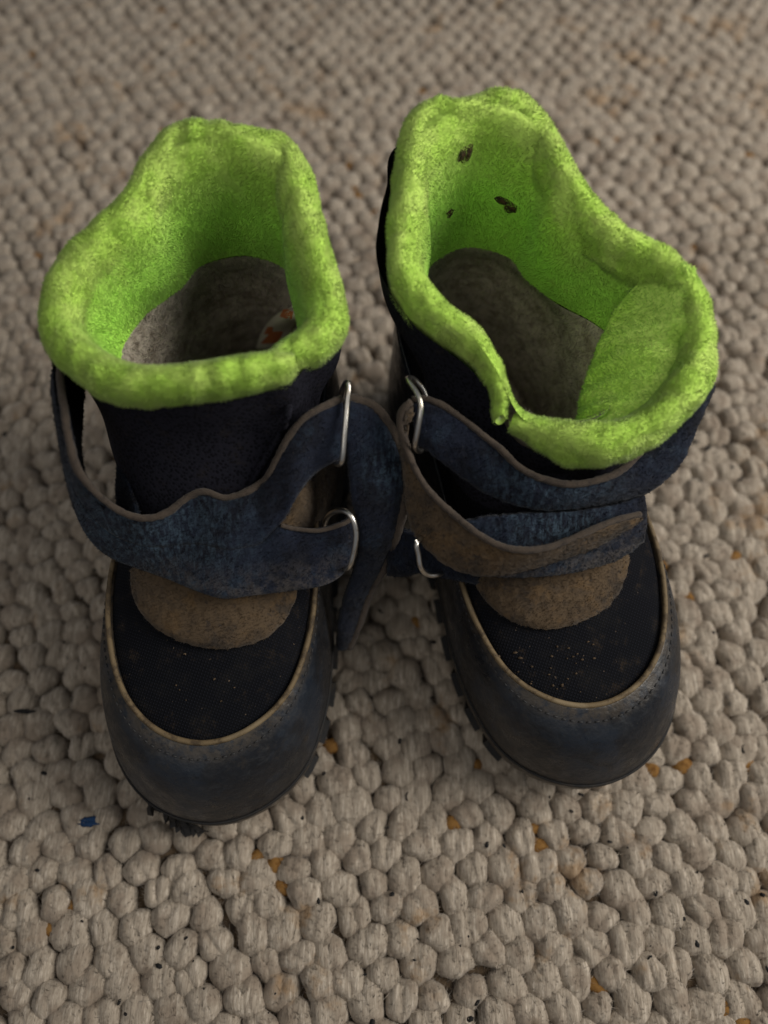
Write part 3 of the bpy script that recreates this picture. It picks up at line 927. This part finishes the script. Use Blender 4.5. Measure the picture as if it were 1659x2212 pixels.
# woven label low on the inner wall
def on(B, tree, pts, off):
    return np.array([B.hit(u, v, off, 8.0, tree) for u, v in pts])
lab, la, lb, ln = ribbon(on(BL, BL.foot, [(553, 752), (565, 716), (583, 691), (606, 673), (632, 662)], 0.25), on(BL, BL.foot, [(592, 756), (622, 728), (640, 700), (650, 680), (652, 664)], 0.25), 40, 10, 0.05, 0.05, 0.0, 1)
ltree = BVHTree.FromPolygons([tuple(p) for p in lab.verts()], lab.f)
lo_ = lab.build('size_label', [M['white'], M['white']], el)
for q4 in (((563, 742), (586, 716), (612, 716), (600, 742)), ((570, 722), (578, 706), (590, 706), (588, 722)), ((604, 684), (612, 668), (634, 668), (630, 692))):
    c4 = np.array(q4, float)
    g4 = np.array([[BL.hit(*(c4[0] * (1 - a_) * (1 - b_) + c4[3] * a_ * (1 - b_) + c4[1] * (1 - a_) * b_ + c4[2] * a_ * b_), 0.03, 8.0, ltree) for a_ in np.linspace(0, 1, 7)] for b_ in np.linspace(0, 1, 7)])
    Mesh().grid(g4).build('label_print', M['orange'], lo_)

# ------------------------------------------------------------------ straps, rings and patches of the right boot
patch(BR, er, 'tongue_patch', [(1021, 1245), (1043, 1290), (1080, 1327), (1130, 1352), (1185, 1360), (1250, 1347), (1312, 1312), (1347, 1262), (1359, 1212)],
      [(1022, 1238), (1060, 1215), (1110, 1200), (1150, 1190), (1190, 1185), (1230, 1180), (1280, 1178), (1320, 1180), (1359, 1200)], M['suede'], 0.16, 0.14, 0.03, rim=M['suede'])
strap(er, 'strap', BR.trace([(1000, 1128, 8.8), (1050, 1118, 8.9), (1120, 1112, 8.95), (1200, 1108, 8.9), (1280, 1100, 8.8), (1340, 1088, 8.7), (1392, 1070, 8.6)]),
      BR.trace([(985, 1225, 7.7), (1040, 1243, 7.6), (1110, 1247, 7.6), (1182, 1244, 7.6), (1247, 1235, 7.5), (1335, 1210, 7.3), (1390, 1172, 7.4)]), None, 0.2, 0.12, '', 80, 0.1, 12, wear=spot(1200, 1120, 8.9, 2.0), mud=lambda p: (8.4 - p[:, 2]) / 0.8)
strap(er, 'strap_arm', BR.trace([(890, 870, 10.9), (918, 867, 11.0), (960, 885, 10.9), (1000, 913, 10.7), (1040, 945, 10.5), (1078, 975, 10.3), (1120, 1015, 10.1), (1176, 1042, 9.9), (1247, 1052, 9.8), (1335, 1028, 9.8), (1400, 972, 9.75), (1450, 925, 9.95), (1497, 872, 10.3), (1525, 820, 10.8)]),
      BR.trace([(898, 962, 10.1), (935, 985, 10.0), (975, 1015, 9.7), (1015, 1045, 9.4), (1060, 1072, 9.2), (1120, 1092, 9.05), (1180, 1102, 8.95), (1250, 1098, 8.9), (1310, 1090, 8.8), (1392, 1072, 8.8), (1434, 1042, 9.2), (1471, 1004, 9.5), (1508, 925, 9.9), (1540, 840, 10.0)]),
      None, 0.2, 0.12, 'A', 110, 0.11, 13, wear=spot(1180, 1080, 9.2, 2.2))
strap(er, 'strap_arm', BR.trace([(842, 1150, 7.6), (880, 1150, 7.7), (930, 1178, 7.6), (1000, 1215, 7.6), (1040, 1225, 7.6)]),
      BR.trace([(836, 1244, 6.2), (870, 1246, 6.3), (910, 1238, 6.6), (955, 1246, 6.9), (1030, 1262, 7.2)]), None, 0.18, 0.08, '', 50, 0.1, 14)
fl = strap(er, 'strap_flap', BR.trace([(886, 872, 11.0), (866, 893, 10.9), (862, 933, 10.6), (882, 995, 10.2), (916, 1058, 9.7), (969, 1111, 9.4), (1030, 1160, 9.2), (1085, 1188, 9.1), (1140, 1195, 9.1), (1200, 1184, 9.0), (1270, 1155, 9.0), (1330, 1130, 8.9), (1386, 1116, 8.7)]),
      BR.trace([(884, 890, 10.8), (872, 925, 10.5), (868, 980, 9.9), (872, 1050, 9.2), (877, 1105, 8.6), (892, 1150, 8.3), (925, 1190, 8.1), (975, 1228, 8.0), (1040, 1246, 7.95), (1110, 1240, 8.0), (1180, 1222, 8.1), (1275, 1190, 8.2), (1340, 1153, 8.4), (1387, 1122, 8.6)]),
      [M['suede'], M['raw']], 0.2, 0.06, 'A', 110, 0.10, 15)
fl['label'] = 'turned-back strap end with brown rough side up'
wire_ring(er, [P(881, 820, 11.5), P(900, 848, 11.6), P(909, 878, 11.5), P(903, 923, 11.1), P(897, 965, 10.5), P(912, 970, 10.0), P(925, 905, 10.4), P(918, 850, 10.8), P(895, 820, 11.2)])
wire_ring(er, [P(900, 1170, 8.6), P(904, 1200, 8.3), P(908, 1224, 8.0), P(922, 1240, 7.6), P(945, 1242, 7.3), P(968, 1225, 6.9), P(962, 1190, 7.2), P(925, 1160, 8.0)])
# fold of fleece inside the collar
fold_a = [(1480, 572, 13.05), (1440, 578, 12.85), (1398, 598, 12.4), (1356, 633, 11.8), (1327, 673, 11.3), (1303, 720, 10.8), (1285, 765, 10.3), (1268, 815, 9.8), (1254, 860, 9.4), (1250, 925, 8.8)]
fold_b = [(1492, 585, 12.95), (1515, 615, 12.7), (1525, 660, 12.4), (1527, 705, 12.15), (1515, 755, 11.7), (1495, 805, 11.45), (1460, 850, 11.25), (1415, 885, 10.95), (1365, 912, 10.7), (1305, 935, 10.4), (1262, 950, 10.1)]
fm, *_ = ribbon(np.array([P(*q_) for q_ in fold_a]), np.array([P(*q_) for q_ in fold_b]), 60, 24, 0.2, 0.22, 0.0, 16)
fq = fm.v[0]
fm.v[0] = fq + np.array([-0.5, -0.3, 0.8]) * (0.05 * np.sin(fq[:, 1:2] * 9.0 + fq[:, :1] * 2.0))
fo = fm.build('fleece_fold', [M['green_lining'], M['green_lining']], er)
build_pile('fleece_pile', [pile(fm.verts(), fm.f, 26000, 0.08, 0.024, 1.0, 0.1, seed=77, nmix=0.9, short=True)], M['fleece'], fo, lambda v: np.full(len(v), 0.6))

# ------------------------------------------------------------------ small things
def scrap(name, u, v, size, mat, label, cat, tree=None, z=0.2, squash=0.35, seed=0, ring=False):
    r = np.random.default_rng(seed)
    d = unit(sight(u, v))
    if tree is not None:
        h = tree.ray_cast(Vector(EYE), Vector(d))
        p, n = np.array(h[0]), np.array(h[1])
        if n @ d > 0: n = -n
        p = p + n * 0.015
    else:
        p, n = P(u, v, z), np.array([0, 0, 1.0])
    a1 = unit(np.cross(n, [0.3, 0.1, 1.0]) if abs(n[2]) < 0.9 else np.array([1.0, 0, 0]))
    a2 = np.cross(n, a1)
    k = 16
    ang = np.linspace(0, 2 * np.pi, k, endpoint=False)
    rad = 1 + 0.14 * r.normal(size=k) + 0.12 * np.sin(3 * ang + seed)
    m = Mesh()
    rings = []
    for q, hgt in ((0.05, 0.05), (0.6, 0.045), (1.0, 0.0), (0.6, -0.06)):
        rings.append([p + (a1 * math.cos(a) * size[0] + a2 * math.sin(a) * size[1]) * q * w * 0.5 + n * (hgt * 0.6 + 0.03 * math.sin(2 * a + seed)) for a, w in zip(ang, rad)])
    m.grid(np.array(rings), True, flip=True)
    o = m.build(name, mat)
    return tag(o, label, cat)

scrap('leaf_fragment', 1005, 332, (0.42, 0.75), M['leaf'], 'dark dead leaf scrap, highest of those stuck inside the right boot collar', 'leaf', BR.lin, seed=1)
scrap('leaf_fragment', 1095, 441, (0.8, 0.5), M['leaf'], 'wide brown leaf scrap stuck in the middle of the right boot collar lining', 'leaf', BR.lin, seed=2)
scrap('leaf_fragment', 971, 460, (0.3, 0.38), M['leaf'], 'smallest brown leaf scrap, low in the right boot collar beside its left roll', 'leaf', BR.lin, seed=3)
scrap('lint', 190, 1775, (0.75, 0.36), M['blue_lint'], 'blue scrap of lint on the carpet beside the left boot toe', 'lint', z=0.12, seed=4)
scrap('lint', 628, 103, (0.55, 0.45), M['grit'], 'black ball of lint on the carpet far behind the left boot', 'lint', z=0.15, seed=5)
scrap('lint', 52, 1537, (0.75, 0.18), M['grit'], 'thin black lint strip on the carpet at the left of the left boot', 'lint', z=0.12, seed=6)

def build_specks():
    r = np.random.default_rng(33)
    m = Mesh()
    for _ in range(800):
        x, y = r.uniform(-22, 24), r.uniform(-5, 42)
        s = abs(r.normal(0, 0.035)) + 0.03
        k = 6
        ang = np.linspace(0, 2 * np.pi, k, endpoint=False)
        el_ = r.uniform(0.6, 2.2)
        rot = r.uniform(0, 6.28)
        rings = []
        for q, h in ((0.1, 0.5), (1, 0.1), (0.5, -0.6)):
            px, py = np.cos(ang) * s * q * el_, np.sin(ang) * s * q
            rings.append(np.stack([x + px * math.cos(rot) - py * math.sin(rot), y + px * math.sin(rot) + py * math.cos(rot), np.full(k, -0.03 + h * s + r.uniform(-.02, .06))], 1))
        m.grid(np.array(rings), True, flip=True)
    o = m.build('crumbs', M['grit'])
    tag(o, 'tiny black specks of grit scattered over the beige carpet', None, kind='stuff')
    # rust coloured yarn showing between the loops
    flecks = [(395, 40), (100, 135), (545, 128), (905, 180), (1300, 300), (620, 1905), (575, 1870), (1145, 1815), (1460, 1640), (1500, 1655), (140, 1985), (990, 1800), (1280, 2125), (1580, 2190), (745, 1640), (880, 520), (760, 400), (1400, 1235), (1640, 1640),
              (360, 25), (75, 110), (50, 150), (570, 130), (890, 165), (1330, 285), (1510, 520), (78, 540), (780, 420), (740, 352), (1460, 1280), (1472, 1650), (1440, 1640), (592, 1880), (1150, 1830), (1170, 1800),
              (1000, 1792), (738, 1650), (150, 1972), (1268, 2118), (1600, 1230), (1560, 2180), (1655, 570), (1620, 320), (320, 290), (805, 455), (1075, 1640), (880, 1330)]
    for i, (u, v) in enumerate(flecks):
        p = P(u, v, 0)
        # the nearest gap: away from the loop centres
        best = min(((dx, dy) for dx in np.linspace(-.7, .7, 9) for dy in np.linspace(-.7, .7, 9)),
                   key=lambda d: -min((p[0] + d[0] - s[0]) ** 2 + (p[1] + d[1] - s[1]) ** 2 for s in SPOTS) + 0.15 * (d[0] ** 2 + d[1] ** 2))
        c = np.array([p[0] + best[0], p[1] + best[1], -0.36])
        a = r.uniform(-0.5, 0.5)
        L, W = r.uniform(0.35, 0.6), r.uniform(0.16, 0.3)
        path = np.array([c + np.array([math.cos(a) * t * L, math.sin(a) * t * L, 0.10 - 0.25 * t * t]) for t in np.linspace(-1, 1, 9)])
        tube(path, W * np.sqrt(np.maximum(0.05, 1 - np.linspace(-1, 1, 9) ** 2)) + 0.03, 8, flat=0.7, jitter=0.06).build('rust_yarn', M['rust'], CARPET)
build_specks()

def build_toe_crumbs():
    """dried mud crumbs lying on the toe panels"""
    r = np.random.default_rng(12)
    m = Mesh()
    seen = [(1246, 1641), (1300, 1645), (1223, 1714), (1440, 1683), (1470, 1604), (1393, 1616), (1330, 1666), (1373, 1686), (1291, 1700), (1420, 1697), (1405, 1713), (1250, 1760), (1380, 1640)]
    spots = [(BR, u / 1.1573, v / 1.1573) for u, v in seen] + [(BR, r.normal(1150, 60), r.normal(1455, 35)) for _ in range(12)]
    spots += [(BR, r.normal(1250, 40), r.normal(1440, 30)) for _ in range(8)] + [(BL, 388, 1490), (BL, 380, 1480)] + [(BL, r.normal(430, 80), r.normal(1490, 40)) for _ in range(5)]
    for i, (B, u, v) in enumerate(spots):
        c = B.hit(u, v, 0.03)
        s = r.uniform(0.025, 0.055) if i < 13 else abs(r.normal(0, 0.02)) + 0.015
        ang = np.linspace(0, 2 * np.pi, 7, endpoint=False)
        rr = 1 + 0.25 * r.normal(size=7)
        rings = [np.stack([c[0] + np.cos(ang) * s * q * rr * 1.3, c[1] + np.sin(ang) * s * q * rr, np.full(7, c[2] + h * s + 0.3 * s * np.sin(ang).sum())], 1) for q, h in ((0.15, 0.6), (0.8, 0.3), (1, -0.5))]
        m.grid(np.array(rings), True, flip=True)
    o = m.build('mud_crumbs', M['mud'])
    tag(o, 'pale brown dried mud crumbs lying on the black toe panels', None, kind='stuff')
build_toe_crumbs()
